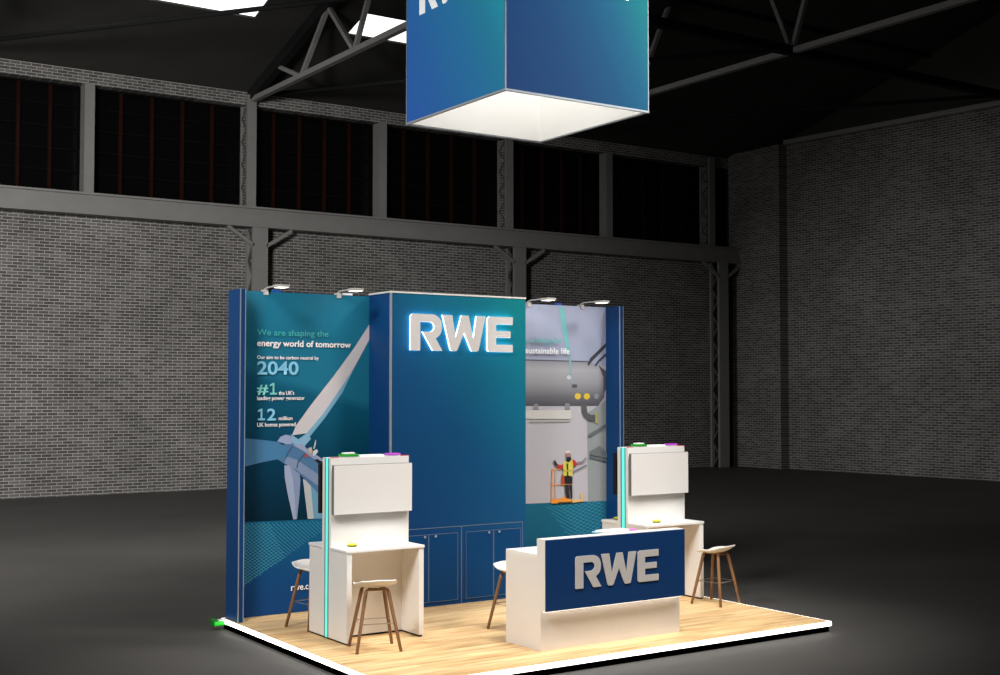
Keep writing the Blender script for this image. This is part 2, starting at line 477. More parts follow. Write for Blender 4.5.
def lattice_column(x, xu):
    c = empty('column', (x, 21.75, GZ), kind='structure')
    H = 7.35 - GZ
    box_obj('front_flange', (-.23, .23, 0, .10, 0, H), steel, c)
    box_obj('rear_flange', (-.23, .23, .42, .52, 0, H), steel, c)
    box_obj('dark_filler', (-.10, .10, .10, .42, 0, H), steel_dark, c)  # near-black plate added to darken the gap behind the lacing
    bm = bmesh.new()
    for s in (-.19, .19):
        n = 16
        for k in range(n):
            z0, z1 = H * k / n, H * (k + 1) / n
            a, b = ((.10, .42) if k % 2 else (.42, .10))
            bar(bm, (s, a, z0), (s, b, z1), .05, .05, (1, 0, 0))
    obj('lacing', bm, lacing_m, c)
    for s in (-1, 1):
        bm = bmesh.new()
        bar(bm, (s * .2, .05, H - .52), (s * .98, .05, H - .02), .10, .09)
        obj('brace', bm, steel, c)
    # upper length, standing in the window band
    u = xu - x; Z0, Z1 = 7.93 - GZ, 11.25 - GZ
    box_obj('upper_front_flange', (u - .14, u + .14, .40, .50, Z0, Z1), steel, c)
    box_obj('upper_rear_flange', (u - .14, u + .14, .86, .94, Z0, Z1), steel, c)
    bm = bmesh.new(); n = 10
    for s in (-.11, .11):
        for k in range(n):
            z0, z1 = Z0 + (Z1 - Z0) * k / n, Z0 + (Z1 - Z0) * (k + 1) / n
            a, b = ((.5, .86) if k % 2 else (.86, .5))
            bar(bm, (u + s, a, z0), (u + s, b, z1), .05, .05, (1, 0, 0))
    obj('upper_lacing', bm, lacing_m, c)
    box_obj('upper_dark_filler', (u - .06, u + .06, .50, .86, Z0, Z1), steel_dark, c)  # near-black filler added so the upper lattice gap reads dark


for k, x in enumerate(COL):
    lattice_column(x + .06 + .02 * k, x - .04)

# side wall with a brick pier at the corner
def sx(y): return 27.65 + (19.8 - y) * 0.1008
bm = bmesh.new()
outl = [(sx(19.8), 19.8), (sx(-8), -8), (sx(-8) + .5, -8), (sx(19.8) + .5, 19.8)]
lo = [bm.verts.new((x, y, GZ)) for x, y in outl]; hi = [bm.verts.new((x, y, 11.5)) for x, y in outl]
for i in range(4):
    bm.faces.new((lo[i], lo[(i + 1) % 4], hi[(i + 1) % 4], hi[i]))
bm.faces.new(lo[::-1]); bm.faces.new(hi)
struct('wall_right', bm, brick_side)
struct('pier', bx(bmesh.new(), 27.25, 28.15, 19.8, 22.35, GZ, 11.5), brick_side)
bm = bmesh.new()
bar(bm, (sx(19.8) + .05, 19.8, 11.58), (sx(-8) + .05, -8, 11.58), .45, .16)
struct('trim_1', bm, steel)


def roof_z(y): return 11.40 + 0.29 * (22.35 - y)


# dark boarded gable over the side wall
bm = bmesh.new()
pts = [(22.9, 11.3), (22.9, 11.5), (1.2, roof_z(1.2) + .1), (-8, roof_z(1.2) + .1), (-8, 11.3)]
a = [bm.verts.new((28.6, y, z)) for y, z in pts]; b = [bm.verts.new((28.9, y, z)) for y, z in pts]
bm.faces.new(a); bm.faces.new(b[::-1])
for i in range(5):
    bm.faces.new((a[i], a[(i + 1) % 5], b[(i + 1) % 5], b[i]))
struct('gable', bm, roof_m)

# roof slope with a row of skylights
SKY = [(-8.3, -2.3), (0.75, 6.80), (9.50, 15.6)]
SY0, SY1 = 17.70, 18.78


def slab(bm, x0, x1, y0, y1, t=.12):
    v = [(x, y, roof_z(y) + d) for d in (0, t) for x, y in ((x0, y0), (x1, y0), (x1, y1), (x0, y1))]
    v = [bm.verts.new(p) for p in v]
    for f in ((0, 1, 2, 3), (7, 6, 5, 4), (0, 4, 5, 1), (1, 5, 6, 2), (2, 6, 7, 3), (3, 7, 4, 0)):
        bm.faces.new([v[i] for i in f])


bm = bmesh.new()
slab(bm, -22, 29, SY1, 23.0); slab(bm, -22, 29, 1.2, SY0)
xs = [-22] + [e for s in SKY for e in s] + [29]
for i in range(0, len(xs), 2):
    slab(bm, xs[i], xs[i + 1], SY0, SY1)
struct('ceiling', bm, roof_m)
for i, (a, b) in enumerate(SKY):
    bm = bmesh.new(); v = [bm.verts.new((x, y, roof_z(y) + .05 + d)) for d in (0, .02) for x, y in ((a, SY0), (b, SY0), (b, SY1), (a, SY1))]
    for f in ((0, 1, 2, 3), (7, 6, 5, 4), (0, 4, 5, 1), (1, 5, 6, 2), (2, 6, 7, 3), (3, 7, 4, 0)):
        bm.faces.new([v[j] for j in f])
    struct('skylight', bm, sky_m)

NB = [22.2, 18.9, 15.8, 12.75, 9.75, 6.7, 3.6]
NT = [20.4, 17.3, 14.3, 11.2, 8.2, 5.1, 1.2]
CH = 11.12
for x in COL[:3]:
    t = empty('roof_truss', (x, 22.2, CH), kind='structure')
    off = lambda y, z: (0, y - 22.2, z - CH)
    bm = bmesh.new(); bar(bm, off(22.2, CH), off(1.2, CH), .16, .14); obj('bottom_chord', bm, steel_truss, t)
    bm = bmesh.new(); bar(bm, off(22.4, roof_z(22.4) - .18), off(1.2, roof_z(1.2) - .18), .22, .32); obj('top_chord', bm, steel_dark, t)
    for i in range(7):
        for j in (i - 1, i):
            if i not in (1, 2, 4): continue
            bm = bmesh.new(); bar(bm, off(NB[i], CH), off(NT[j], roof_z(NT[j]) - .25), .11, .11); obj('web_member', bm, steel_truss, t)
for k in range(3):
    struct('tie_rod', tube(bmesh.new(), [(COL[k], 22.2, CH + .12), (COL[k + 1], 9.75, CH + .10)], .06, 8), steel_dark)
struct('tie_beam', bar(bmesh.new(), (-12, 9.75, CH), (28, 9.75, CH), .20, .22), steel_dark)
for y in (14.3, 11.2, 8.2):
    struct('purlin', bar(bmesh.new(), (-20, y, roof_z(y) - .07), (28.5, y, roof_z(y) - .07), .10, .14), steel_dark)

# ================================================================== THE STAND
white = mat('white_laminate', (0.80, 0.775, 0.745), 0.45)
white_top = mat('white_worktop', (0.86, 0.85, 0.83), 0.35)
black = mat('matt_black', (0.008, 0.008, 0.008), 0.7)
alu = mat('brushed_aluminium', (0.46, 0.53, 0.62), 0.35, metal=0.6)
blue = mat('brand_blue', srgb(12, 62, 114), 0.5, spec=0.2)
blue_dark = mat('counter_blue', srgb(14, 54, 104), 0.5, spec=0.2)
led_white = mat('led_white', (1, 1, 1), 0.4, emit=(1, 0.98, 0.95), strength=5.0)
led_cyan = mat('led_cyan', srgb(90, 225, 210), 0.4, emit=srgb(110, 235, 222), strength=0.65)
led_cyan_edge = mat('led_cyan_edge', srgb(70, 150, 150), 0.4)
grey_letter = mat('grey_letter', srgb(196, 192, 188), 0.5)
white_ink = mat('white_ink', srgb(245, 245, 245), 0.5)
ink_teal = mat('ink_teal', srgb(70, 180, 176), 0.5)
ink_sky = mat('ink_sky_blue', srgb(130, 200, 232), 0.5)
ink_mint = mat('ink_mint', srgb(120, 205, 200), 0.5)

# ------------------------------------------------------------------ platform
PX0, PX1, PY0, PY1 = -0.478, 5.365, -1.868, 2.302
pl = empty('exhibition_platform', (PX0, PY0, GZ), label='low oak-boarded stand platform with a glowing white edge', cat='platform')
W, D = PX1 - PX0, PY1 - PY0
box_obj('deck', (.006, W - .006, .006, D - .006, .066, .120), wood_mat(), pl)
bm = bmesh.new()
for d in ((0, W, 0, .006), (0, W, D - .006, D), (0, .006, .006, D - .006), (W - .006, W, .006, D - .006)):
    bx(bm, d[0], d[1], d[2], d[3], .070, .120)
o = obj('led_edge', bm, led_white, pl); o['label'] = 'glowing white light strip'
o = box_obj('plinth', (.02, W - .02, .02, D - .02, 0, .066), mat('shadow_gap_black', (0.001, 0.001, 0.001), 1.0, spec=0.0), pl); o['label'] = 'black recessed base'

# green marker lying at the platform's back corner
bm = bmesh.new()
bx(bm, -.08, .05, -.06, .06, 0, .05, bev=.018)
bx(bm, -.11, -.035, -.045, .045, .0, .085, bev=.018, mi=1)
bx(bm, -.02, .06, -.04, .04, .05, .066, bev=.006, mi=2)
o = obj('corner_marker', bm, [mat('bright_green', srgb(40, 220, 50), 0.5, emit=srgb(40, 220, 50), strength=0.25), mat('deep_green', srgb(10, 110, 20), 0.5), white_ink], None, (PX0 - .055, PY1 - .07, GZ + .055))
tag(o, 'bright green marker on the hall floor at the corner of the platform', 'marker')

# ------------------------------------------------------------------ display walls
WH = 3.891
sea = ramp_mat('sea_print', (0.10, 0, 0.36, -0.10), [(0.25, srgb(0, 34, 50)), (0.62, srgb(2, 56, 82)), (0.95, srgb(14, 88, 116)), (1.30, srgb(30, 112, 140))], 0.5)
sea.node_tree.nodes['Color Ramp'].color_ramp.elements[0].position = 0.30
band = ramp_mat('band_print', (0.1, 0, 0.75, 0.0), [(0.0, srgb(18, 62, 118)), (0.45, srgb(18, 74, 126)), (0.9, srgb(20, 96, 134))], 0.5)
band2 = ramp_mat('band_print_teal', (0.0, 0, 0.75, 0.0), [(0.0, srgb(20, 80, 116)), (0.9, srgb(34, 106, 134))], 0.5)
wave_ink = mat('wave_ink', srgb(62, 150, 172), 0.5)


def layer(P, k):
    """print layers lie a hair above the panel face at y=0"""
    return lambda a, b, d=0: Vector((a - P[0], -.0015 - .0006 * k, b - P[1]))


def print_mesh(name, polys, inks, P, parent, start=1):
    bm = bmesh.new(); mats = []; k = start
    for nm, pts in polys:
        m = inks[nm]
        if m not in mats: mats.append(m)
        outline(bm, pts, layer(P, k), mi=mats.index(m)); k += 1
    me_o = obj(name, bm, mats, parent)
    return me_o


def ribbon(bm, pts, w, P, k):
    f = layer(P, k)
    for (a0, b0), (a1, b1) in zip(pts[:-1], pts[1:]):
        dx, dz = a1 - a0, b1 - b0; l = math.hypot(dx, dz)
        if l < 1e-6: continue
        nx, nz = -dz / l * w / 2, dx / l * w / 2
        bm.faces.new([bm.verts.new(f(a, b)) for a, b in ((a0 - nx, b0 - nz), (a1 - nx, b1 - nz), (a1 + nx, b1 + nz), (a0 + nx, b0 + nz))])


def clip_curve(fn, xs, ok):
    run, runs = [], []
    for x in xs:
        p = (x, fn(x))
        if ok(*p): run.append(p)
        else:
            if len(run) > 1: runs.append(run)
            run = []
    if len(run) > 1: runs.append(run)
    return runs


inks = dict(blade_up_light=(206, 200, 202), blade_up_shade=(118, 172, 200), tower_light=(186, 190, 192), tower_shade=(104, 156, 188), nacelle=(74, 116, 156),
            nacelle_light=(128, 146, 178), nacelle_top=(150, 162, 192), blade_left=(66, 122, 164), hub=(150, 164, 200), seam1=(46, 82, 122), seam2=(46, 82, 122),
            blade_down=(160, 172, 200), blade_down_shade=(134, 150, 184), red=(190, 60, 70), pale=(190, 190, 180), yellow=(210, 180, 110), white=(205, 212, 222), white2=(170, 185, 195),
            black=(6, 14, 22))
inks['blade_root'] = (132, 178, 206)
TURBINE_PRINT.insert(4, ('blade_root', [(.33, 2.165), (.43, 2.10), (.56, 2.175), (.60, 2.10), (.50, 2.00), (.36, 2.03)]))
inks = {k: mat('print_' + k, srgb(*v), 0.5) for k, v in inks.items()}

t = empty('display_wall', (-0.44, 2.164, 0), label='tall blue display wall with wind turbine picture, left of the storage tower', cat='display wall')
P = (-0.44, 0)
o = box_obj('end_panel', (0, .064, 1.895 - 2.164, .108, 0.002, WH), blue, t)
bm = bmesh.new()
for x, y in ((-.003, -.272), (.058, -.272)):
    bx(bm, x, x + .010, y, y + .012, .002, WH)
bx(bm, .064, .078, -.012, 0, .002, WH)
obj('corner_trim', bm, alu, t)
gp = box_obj('graphic_panel', (.064, 1.842, 0, .108, 0.002, WH), blue, t)
bm = bmesh.new(); f = layer(P, 0)
outline(bm, [(-.362, 1.135), (1.402, 1.095), (1.402, 3.888), (-.362, 3.888)], f, mi=0)
outline(bm, [(-.362, .004), (1.402, .004), (1.402, 1.095), (-.362, 1.135)], f, mi=1)
obj('printed_background', bm, [sea, band], gp)
clip = lambda pts: [(min(max(a, -.362), 1.402), b) for a, b in pts]
print_mesh('turbine_picture', [(n, clip(p)) for n, p in TURBINE_PRINT], inks, P, gp)
# crossing wave lines below the picture
bm = bmesh.new()
low = lambda x: .30 + (x + .36) * .58
xs = [-.362 + i * .02 for i in range(89)]
for k in range(56):
    x0 = -1.6 + k * .052
    fn = lambda x, x0=x0: 1.13 - .95 * (x - x0) + .16 * (x - x0) ** 2 if x >= x0 else 9
    for r in clip_curve(fn, xs, lambda x, z: low(x) < z < 1.125 - .022 * (x + .36)):
        ribbon(bm, r, .0065, P, 1)
for k in range(30):
    z0 = .22 + k * .038
    fn = lambda x, z0=z0: z0 + .62 * (x + .36) - .10 * (x + .36) ** 2
    for r in clip_curve(fn, xs, lambda x, z: low(x) < z < 1.125 - .022 * (x + .36) and x < .42 - (z - .35) * .45):
        ribbon(bm, r, .006, P, 2)
obj('wave_pattern', bm, wave_ink, gp)
f3 = layer(P, 30)
place = lambda a, b: f3(a, b)
for nm, txt, h, x, z, w, m, bold in (
        ('headline_lettering', 'We are shaping the', .076, -.124, 3.362, .945, ink_teal, .004),
        ('headline_lettering', 'energy world of tomorrow', .076, -.123, 3.232, 1.258, white_ink, .022),
        ('caption_lettering', 'Our aim to be carbon neutral by', .042, -.122, 3.076, .814, white_ink, .015),
        ('figure_lettering', '2040', .158, -.12, 2.892, .541, ink_sky, .022),
        ('figure_lettering', '#', .118, -.12, 2.658, .145, ink_mint, .022),
        ('caption_lettering', "the UK's", .048, .161, 2.643, .205, white_ink, .015),
        ('caption_lettering', 'leading power generator', .048, -.118, 2.582, .624, white_ink, .015),
        ('figure_lettering', '2', .140, .012, 2.338, .115, ink_sky, .022),
        ('caption_lettering', 'million', .048, .164, 2.336, .18, white_ink, .015),
        ('caption_lettering', 'UK homes powered', .048, -.115, 2.262, .502, white_ink, .015),
        ('web_lettering', 'rwe.com', .080, .341, .272, .37, white_ink, .015)):
    text_obj(nm, txt, place, h, x, z, w, m, gp, bold)

ONE = [(.10, 0), (.90, 0), (.90, .17), (.61, .17), (.61, 1), (.44, 1), (.10, .86), (.10, .69), (.40, .80), (.40, .17), (.10, .17)]
for x, z, h, m in ((.035, 2.645, .143, ink_mint), (-.118, 2.338, .140, ink_sky)):
    bm = bmesh.new(); outline(bm, [(x + a * .115, z + b * h) for a, b in ONE], lambda a, b, d: f3(a, b)); obj('figure_lettering', bm, m, gp)

RX0, RX1, RWX = 3.432, 5.235, 5.30
t = empty('display_wall', (RX0, 2.164, 0), label='tall display wall with tank and worker picture, right of the storage tower', cat='display wall')
P = (RX0, 0)
box_obj('end_panel', (RX1 - RX0, RWX - RX0, 1.846 - 2.164, .108, .002, WH), blue, t)
bm = bmesh.new()
for x in (RX1 - RX0 - .003, RWX - RX0 - .008):
    bx(bm, x, x + .010, -.321, -.309, .002, WH)
obj('corner_trim', bm, alu, t)
gp = box_obj('graphic_panel', (0, RX1 - RX0, 0, .108, .002, WH), blue, t)
sky_p = ramp_mat('picture_sky', (.25, 0, .35, -.35), [(0.3, srgb(184, 184, 194)), (1.3, srgb(168, 174, 198))], 0.5)
rinks = dict(sky_low=(190, 187, 194), wall_right=(150, 156, 156), tank_mid=(158, 158, 164), tank_low=(128, 128, 134), tank_lowest=(98, 98, 104), tank_line=(84, 84, 92), tank_end=(92, 92, 98),
             pipe_a=(62, 62, 68), pipe_b=(72, 72, 78), beam_a=(118, 190, 194), beam_b=(140, 180, 186), dot_y1=(226, 194, 70), dot_y2=(226, 194, 70), dot_g=(140, 144, 148), dot_w=(206, 210, 214),
             bolt=(84, 84, 90), foot_a=(140, 140, 144), foot_b=(140, 140, 144), bracket=(208, 206, 202), bracket_b=(170, 168, 166), elbow=(88, 90, 92), flange=(170, 160, 100), strut_a=(96, 104, 108),
             strut_b=(104, 110, 112), strut_c=(112, 118, 120), strut_d=(98, 106, 110), rail_top=(232, 150, 84), rail_mid=(232, 150, 84), post_a=(232, 160, 104), post_b=(228, 172, 128), post_c=(226, 150, 90),
             lift_base=(238, 150, 56), lift_side=(230, 186, 122), tread=(92, 70, 48), arm_bars=(112, 112, 118), arm_bars2=(134, 130, 138), leg_l=(46, 44, 50), leg_r=(40, 38, 44), hips=(34, 36, 38),
             red_side=(178, 76, 44), arm_l=(196, 50, 56), glove=(42, 46, 58), arm_r=(196, 50, 56), vest=(214, 204, 88), vest_dark=(70, 74, 46), vest_band=(196, 170, 84), face=(176, 128, 110), hood=(34, 38, 48), helmet=(226, 220, 216))
WORKER_PRINT = [p for p in WORKER_PRINT if p[0] not in ('tank_low', 'tank_lowest')]
tz = [b for n, p in WORKER_PRINT if n == 'tank_mid' for a, b in p]
tz0, tz1 = min(tz), max(tz)
rinks = {k: mat('print_' + k, srgb(*v), 0.5) for k, v in rinks.items()}
rinks['tank_mid'] = ramp_mat('print_tank', (0, 0, 1 / (tz1 - tz0), -tz0 / (tz1 - tz0)), [(0.0, srgb(84, 84, 92)), (0.2, srgb(108, 108, 114)), (0.5, srgb(156, 156, 162)), (0.8, srgb(176, 176, 182)), (1.0, srgb(150, 150, 160))], 0.5)
bm = bmesh.new(); f = layer(P, 0)
outline(bm, [(RX0, 1.165), (5.235, 1.118), (5.235, 3.888), (RX0, 3.888)], f, mi=0)
outline(bm, [(RX0, .004), (5.235, .004), (5.235, 1.118), (RX0, 1.165)], f, mi=1)
obj('printed_background', bm, [sky_p, band2], gp)
ext = {'sky_low', 'tank_mid', 'tank_low', 'tank_lowest', 'tank_line', 'bracket'}
def fit(n, pts):
    o = []
    for a, b in pts:
        if n in ext and a < 3.86: a = RX0 + .004
        o.append((min(max(a, RX0), 5.234), max(b, 1.12)))
    return o
print_mesh('worker_picture', [(n, fit(n, p)) for n, p in WORKER_PRINT], rinks, P, gp)
bm = bmesh.new()
xs = [3.44 + i * .02 for i in range(90)]
for k in range(26):
    z0 = 1.9 - k * .05
    fn = lambda x, z0=z0: z0 - .62 * (x - 4.0) + .14 * (x - 4.0) ** 2
    for r in clip_curve(fn, xs, lambda x, z: .45 < z < 1.12 and x > 4.72 - (z - .45) * .85): ribbon(bm, r, .006, P, 1)
for k in range(20):
    z0 = .05 + k * .055
    fn = lambda x, z0=z0: z0 + .55 * (x - 4.1)
    for r in clip_curve(fn, xs, lambda x, z: .45 < z < 1.12 and x > 4.85 - (z - .45) * .7): ribbon(bm, r, .006, P, 2)
obj('wave_pattern', bm, wave_ink, gp)
f4 = layer(P, 70)
for txt, z, x, w, m, bold in (('Our energy for', 3.352, 3.70, .717, ink_teal, .006), ('a sustainable life', 3.206, 3.70, .848, white_ink, .018)):
    text_obj('headline_lettering', txt, lambda a, b: f4(a, b), .082, x, z, w, m, gp, bold)

# ------------------------------------------------------------------ storage tower
TX0, TX1, TY, TH = 1.402, 3.432, 1.600, 3.904
tower_print = ramp_mat('tower_print', (.22, 0, .19, -.20), [(0.05, srgb(16, 60, 110)), (0.42, srgb(20, 76, 122)), (0.72, srgb(18, 102, 130)), (1.0, srgb(18, 126, 130))], 0.45)
t = empty('storage_tower', (TX0, TY, 0), label='tall blue storage tower with illuminated white letters and cupboard doors', cat='storage tower')
W, D = TX1 - TX0, 2.272 - TY
box_obj('front_panel', (0.004, W, 0, .03, 0, TH), tower_print, t)
box_obj('side_panel', (0, .03, .03, D, 0, TH), blue, t)
box_obj('side_panel', (W - .03, W, .03, D, 0, TH), blue, t)
box_obj('back_panel', (.03, W - .03, D - .02, D, 0, TH), blue, t)
box_obj('corner_trim', (-.012, .014, -.010, .012, 0, TH), alu, t)
bm = bmesh.new()
bx(bm, -.012, W, -.010, .03, TH, TH + .02); bx(bm, -.012, .03, .03, D - .11, TH, TH + .02); bx(bm, W - .03, W, .03, D - .11, TH, TH + .02)
obj('top_trim', bm, white, t)
line_m = mat('door_edge_line', srgb(88, 112, 144), 0.45)
bm = bmesh.new()
bx(bm, .02, W - .05, -.004, 0, .970, .980)
bx(bm, 2.435 - TX0 - .005, 2.435 - TX0 + .005, -.004, 0, .004, .970)
bx(bm, W - .058, W - .050, -.004, 0, .004, .970)
obj('cupboard_frame', bm, line_m, t)
for x0, x1, kx in ((1.50, 1.944, 1.884), (1.948, 2.376, 2.039), (2.494, 2.915, 2.839), (2.919, 3.347, 2.997)):
    d = box_obj('door', (x0 - TX0, x1 - TX0, -.010, 0, .055, .900), mat('door_blue', srgb(8, 62, 112), 0.5, spec=0.12), t, bev=.002)
    bm = bmesh.new()
    a, b = x0 - TX0, x1 - TX0
    for q in ((a, b, .893, .900), (a, b, .055, .061), (a, a + .006, .061, .893), (b - .006, b, .061, .893)):
        bx(bm, q[0], q[1], -.0125, -.010, q[2], q[3])
    obj('door_edging', bm, line_m, d)
    bm = bmesh.new()
    tube(bm, [(kx - TX0, -.010, .873), (kx - TX0, -.022, .873), (kx - TX0, -.030, .873)], [.008, .008, .016], 12)
    o = obj('knob', bm, alu, d)


def logo(names, polys, fn, k, mats, parent):
    for nm, poly in zip(names, polys):
        bm = bmesh.new(); outline(bm, poly, fn, depth=1, mi=0, back=len(mats) - 1)
        obj(nm, bm, mats, parent)


LOGO = (LOGO_R, LOGO_W, LOGO_E)
halo_side = mat('letter_glow', (0.9, 0.97, 1), 0.4, emit=(0.75, 0.95, 1.0), strength=2.2)
halo_back = mat('letter_backlight', (0.8, 0.95, 1), 0.4, emit=(0.40, 0.85, 1.0), strength=5.0)
face_m = mat('letter_face', srgb(212, 208, 206), 0.5)
k = .454
logo(['sign_letter'] * 3, LOGO, lambda a, b, d: Vector((1.652 - TX0 + a * k, -.055 + d * .027, 3.196 + b * k)), k, [face_m, halo_side, halo_back], t)

# ------------------------------------------------------------------ arm spotlights clipped on the walls
lamp_grey = mat('lamp_grey', (0.55, 0.53, 0.50), 0.4)
lamp_glass = mat('lamp_glass', (0.9, 0.9, 0.85), 0.3, emit=(1, 0.95, 0.85), strength=3.0)


def arm_light(x, label):
    t = empty('arm_spotlight', (x, 2.19, WH), label=label, cat='lamp', group='arm spotlights on the display walls')
    bm = bmesh.new(); bx(bm, -.03, .03, -.045, .04, 0, .022, bev=.004); bx(bm, -.03, .03, -.045, -.030, -.04, .0)
    obj('clamp', bm, lamp_grey, t)
    obj('arm', tube(bmesh.new(), [(0, 0, .02), (0, -.02, .035), (0, -.10, .046), (0, -.30, .046), (0, -.41, .036)], .010, 10), lamp_grey, t)
    bm = bmesh.new(); bx(bm, -.075, .075, -.57, -.40, .020, .050, bev=.008)
    h = obj('lamp_head', bm, lamp_grey, t)
    obj('lens', bx(bmesh.new(), -.06, .06, -.555, -.415, .016, .021), lamp_glass, h)
    area('arm_lamp', (x, 2.19 - .49, WH + .012), (x, 2.164, WH - 1.1), 2, .12, .12, (1, .97, .92))
    return t


for x, l in ((-.011, 'arm spotlight on the turbine display wall, the one near its outer corner'), (.969, 'arm spotlight on the turbine display wall, the one beside the storage tower'),
             (3.88, 'arm spotlight on the worker display wall, the one beside the storage tower'), (4.80, 'arm spotlight on the worker display wall, the one near its outer corner')):
    arm_light(x, l)
for nm, x, m, l, w in (('gizmo_box', .145, mat('clip_blue', srgb(40, 90, 190), 0.4), 'small blue box on top of the turbine display wall', .10),
                       ('gizmo_box', 1.115, white_ink, 'small white box on top of the turbine display wall', .12),
                       ('gizmo_box', 4.42, MATS['clip_blue'], 'small blue box on top of the worker display wall', .10)):
    o = obj(nm, bx(bmesh.new(), -w / 2, w / 2, -.03, .03, 0, .03, bev=.006), m, None, (x, 2.21, WH)); tag(o, l, 'box')  # small software gizmos modelled as boxes

# ------------------------------------------------------------------ reception counter
CX0, CX1 = 1.543, 3.456
t = empty('reception_counter', (CX0, -1.363, 0), label='white reception counter with blue front panel and large grey letters', cat='counter')
W = CX1 - CX0
box_obj('plinth_panel', (0, W, 0, .04, .0, .4135), white, t)
o = box_obj('led_strip', (.01, W - .01, -.060, -.030, .4065, .4135), mat('counter_led', (1, 1, 1), 0.4, emit=(1, .96, .90), strength=2.4), t)
for x0 in (0, W - .04):
    bm = bx(bmesh.new(), x0, x0 + .04, .04, .6395, 0, .4135); bx(bm, x0, x0 + .04, .0643, .6395, .4135, .955); obj('side_panel', bm, white, t)
box_obj('front_board', (.04, W - .04, .04, .06, 0, .955), white, t)
box_obj('shelf', (.04, W - .04, .06, .60, .48, .50), white, t)
box_obj('worktop', (0, W, .0643, .6395, .955, .9894), white_top, t)
box_obj('upstand', (0, W, -.080, .0643, .4135, 1.1554), white, t)
gp = box_obj('graphic_panel', (.002, W - .002, -.094, -.080, .416, 1.150), blue_dark, t)
k = .3375
logo(['counter_letter'] * 3, LOGO, lambda a, b, d: Vector((1.92 - CX0 + a * k, -.104 + d * .010, .621 + b * k)), k, [grey_letter, grey_letter], gp)

for nm, x0, x1, y0, y1, h, m, l in (
        ('tablet', 2.43, 2.80, -1.29, -1.15, .022, white_ink, 'thin white slab lying on top of the reception counter'),
        ('card', 2.82, 2.93, -1.27, -1.19, .012, mat('pink_card', srgb(226, 120, 210), 0.5), 'small pink slip lying on top of the reception counter'),
        ('card', 2.37, 2.42, -1.24, -1.17, .012, mat('pale_blue_card', srgb(170, 225, 240), 0.5), 'small pale blue slip lying on top of the reception counter')):
    o = obj(nm, bx(bmesh.new(), x0 - (x0 + x1) / 2, x1 - (x0 + x1) / 2, (y0 - y1) / 2, (y1 - y0) / 2, 0, h, bev=h * .25), m, None, ((x0 + x1) / 2, (y0 + y1) / 2, 1.1554))
    tag(o, l, nm)

# ------------------------------------------------------------------ screen kiosks
red_line = mat('red_edge', srgb(205, 40, 70), 0.5)


def make_kiosk():
    t = empty('screen_kiosk', (0, 0, 0))
    W, D, H, U0, U1, UH = .942, .915, 1.0, .39, .596, 1.965
    for y0, y1 in ((0, U0), (U1, D)):
        box_obj('worktop', (-.008, W + .006, y0 - .01 if y0 == 0 else y0, y1 if y0 == 0 else y1 + .01, .972, H), white_top, t, bev=.004)
        for x0 in (0, W - .06):
            box_obj('side_panel', (x0, x0 + .06, y0, y1, .022, .972), white, t, bev=.002)
    box_obj('upright', (0, .972, U0, U1, .022, UH - .004), white, t, bev=.002)
    bm = bmesh.new(); bx(bm, .012, W - .012, .40, U1 - .01, 0, .022)
    for x0 in (.012, W - .048):
        bx(bm, x0, x0 + .036, .012, D - .012, 0, .022)
    obj('plinth', bm, black, t)
    box_obj('led_strip', (-.006, 0, .446, .500, .022, UH - .004), led_cyan, t)
    for y0, y1 in ((.432, .446), (.500, .524)):
        box_obj('led_channel', (-.007, 0, y0, y1, .022, UH - .004), led_cyan_edge, t)
    for x0 in (0, .872):
        o = box_obj('edge_line', (x0, x0 + .10, U0, U0 + .02, UH - .004, UH + .004), red_line, t); o['label'] = 'thin red edge'
    return t


k1 = make_kiosk()
tag(k1, 'white screen kiosk standing in front of the wind turbine picture', 'kiosk', 'white double-sided screen kiosks')
KX, KY = 4.28, .14
k2 = copy_tree(k1); k2.location = (KX, KY, 0)
tag(k2, 'white screen kiosk standing behind the right end of the reception counter', 'kiosk', 'white double-sided screen kiosks')

screen_white = mat('screen_white', (0.74, 0.72, 0.70), 0.35)
bezel = mat('screen_bezel', (0.012, 0.012, 0.012), 0.6, spec=0.2)


grey_case = mat('screen_grey_case', (0.16, 0.16, 0.16), 0.5)


def screen(loc, face, label, rz=0):
    case = bezel if face is black else grey_case
    t = empty('flat_screen', loc, rz, label=label, cat='screen', group='flat screens on the kiosks')
    box_obj('bracket', (-.20, .20, .045, .070, -.15, .15), bezel, t)
    box_obj('casing', (-.4875, .4875, .0, .045, -.270, .270), case, t, bev=.003)
    box_obj('display', (-.484, .484, -.003, .001, -.2665, .2665), face, t)
    return t


for (x, y), w in (((0, 0), 'kiosk by the turbine picture'), ((KX, KY), 'kiosk behind the counter')):
    screen((x + .4875, y + .32, 1.616), screen_white, 'white flat screen on the front of the ' + w)
    screen((x + .4675, y + .666, 1.616), black, 'black flat screen on the rear of the ' + w, PI)
    far = x > 1
    sfx = 'on top of the kiosk by the turbine picture' if not far else 'on top of the kiosk behind the counter'
    # small coloured pieces on top of the upright
    bm = bmesh.new(); bx(bm, -.105, .105, -.05, .05, 0, .030, bev=.012); bx(bm, -.065, .065, -.035, .035, .030, .045, bev=.004, mi=1)
    o = obj('clip', bm, [mat('clip_green', srgb(14, 140, 20), 0.45), white_ink], None, (x + .245, y + .46, 1.969)); tag(o, 'small green block with white lid ' + sfx, 'clip')
    bm = bmesh.new(); bx(bm, -.085, .085, -.04, .04, 0, .024, bev=.010)
    o = obj('clip', bm, mat('clip_purple', srgb(180, 70, 200), 0.45), None, (x + .80, y + .46, 1.969)); tag(o, 'small purple block ' + sfx, 'clip')
    bm = bmesh.new(); bx(bm, -.155, .155, -.05, .05, 0, .020, bev=.004)
    o = obj('tray', bm, white_ink, None, (x + .53, y + .49, 1.9625)); tag(o, 'slim white slab ' + sfx, 'tray')

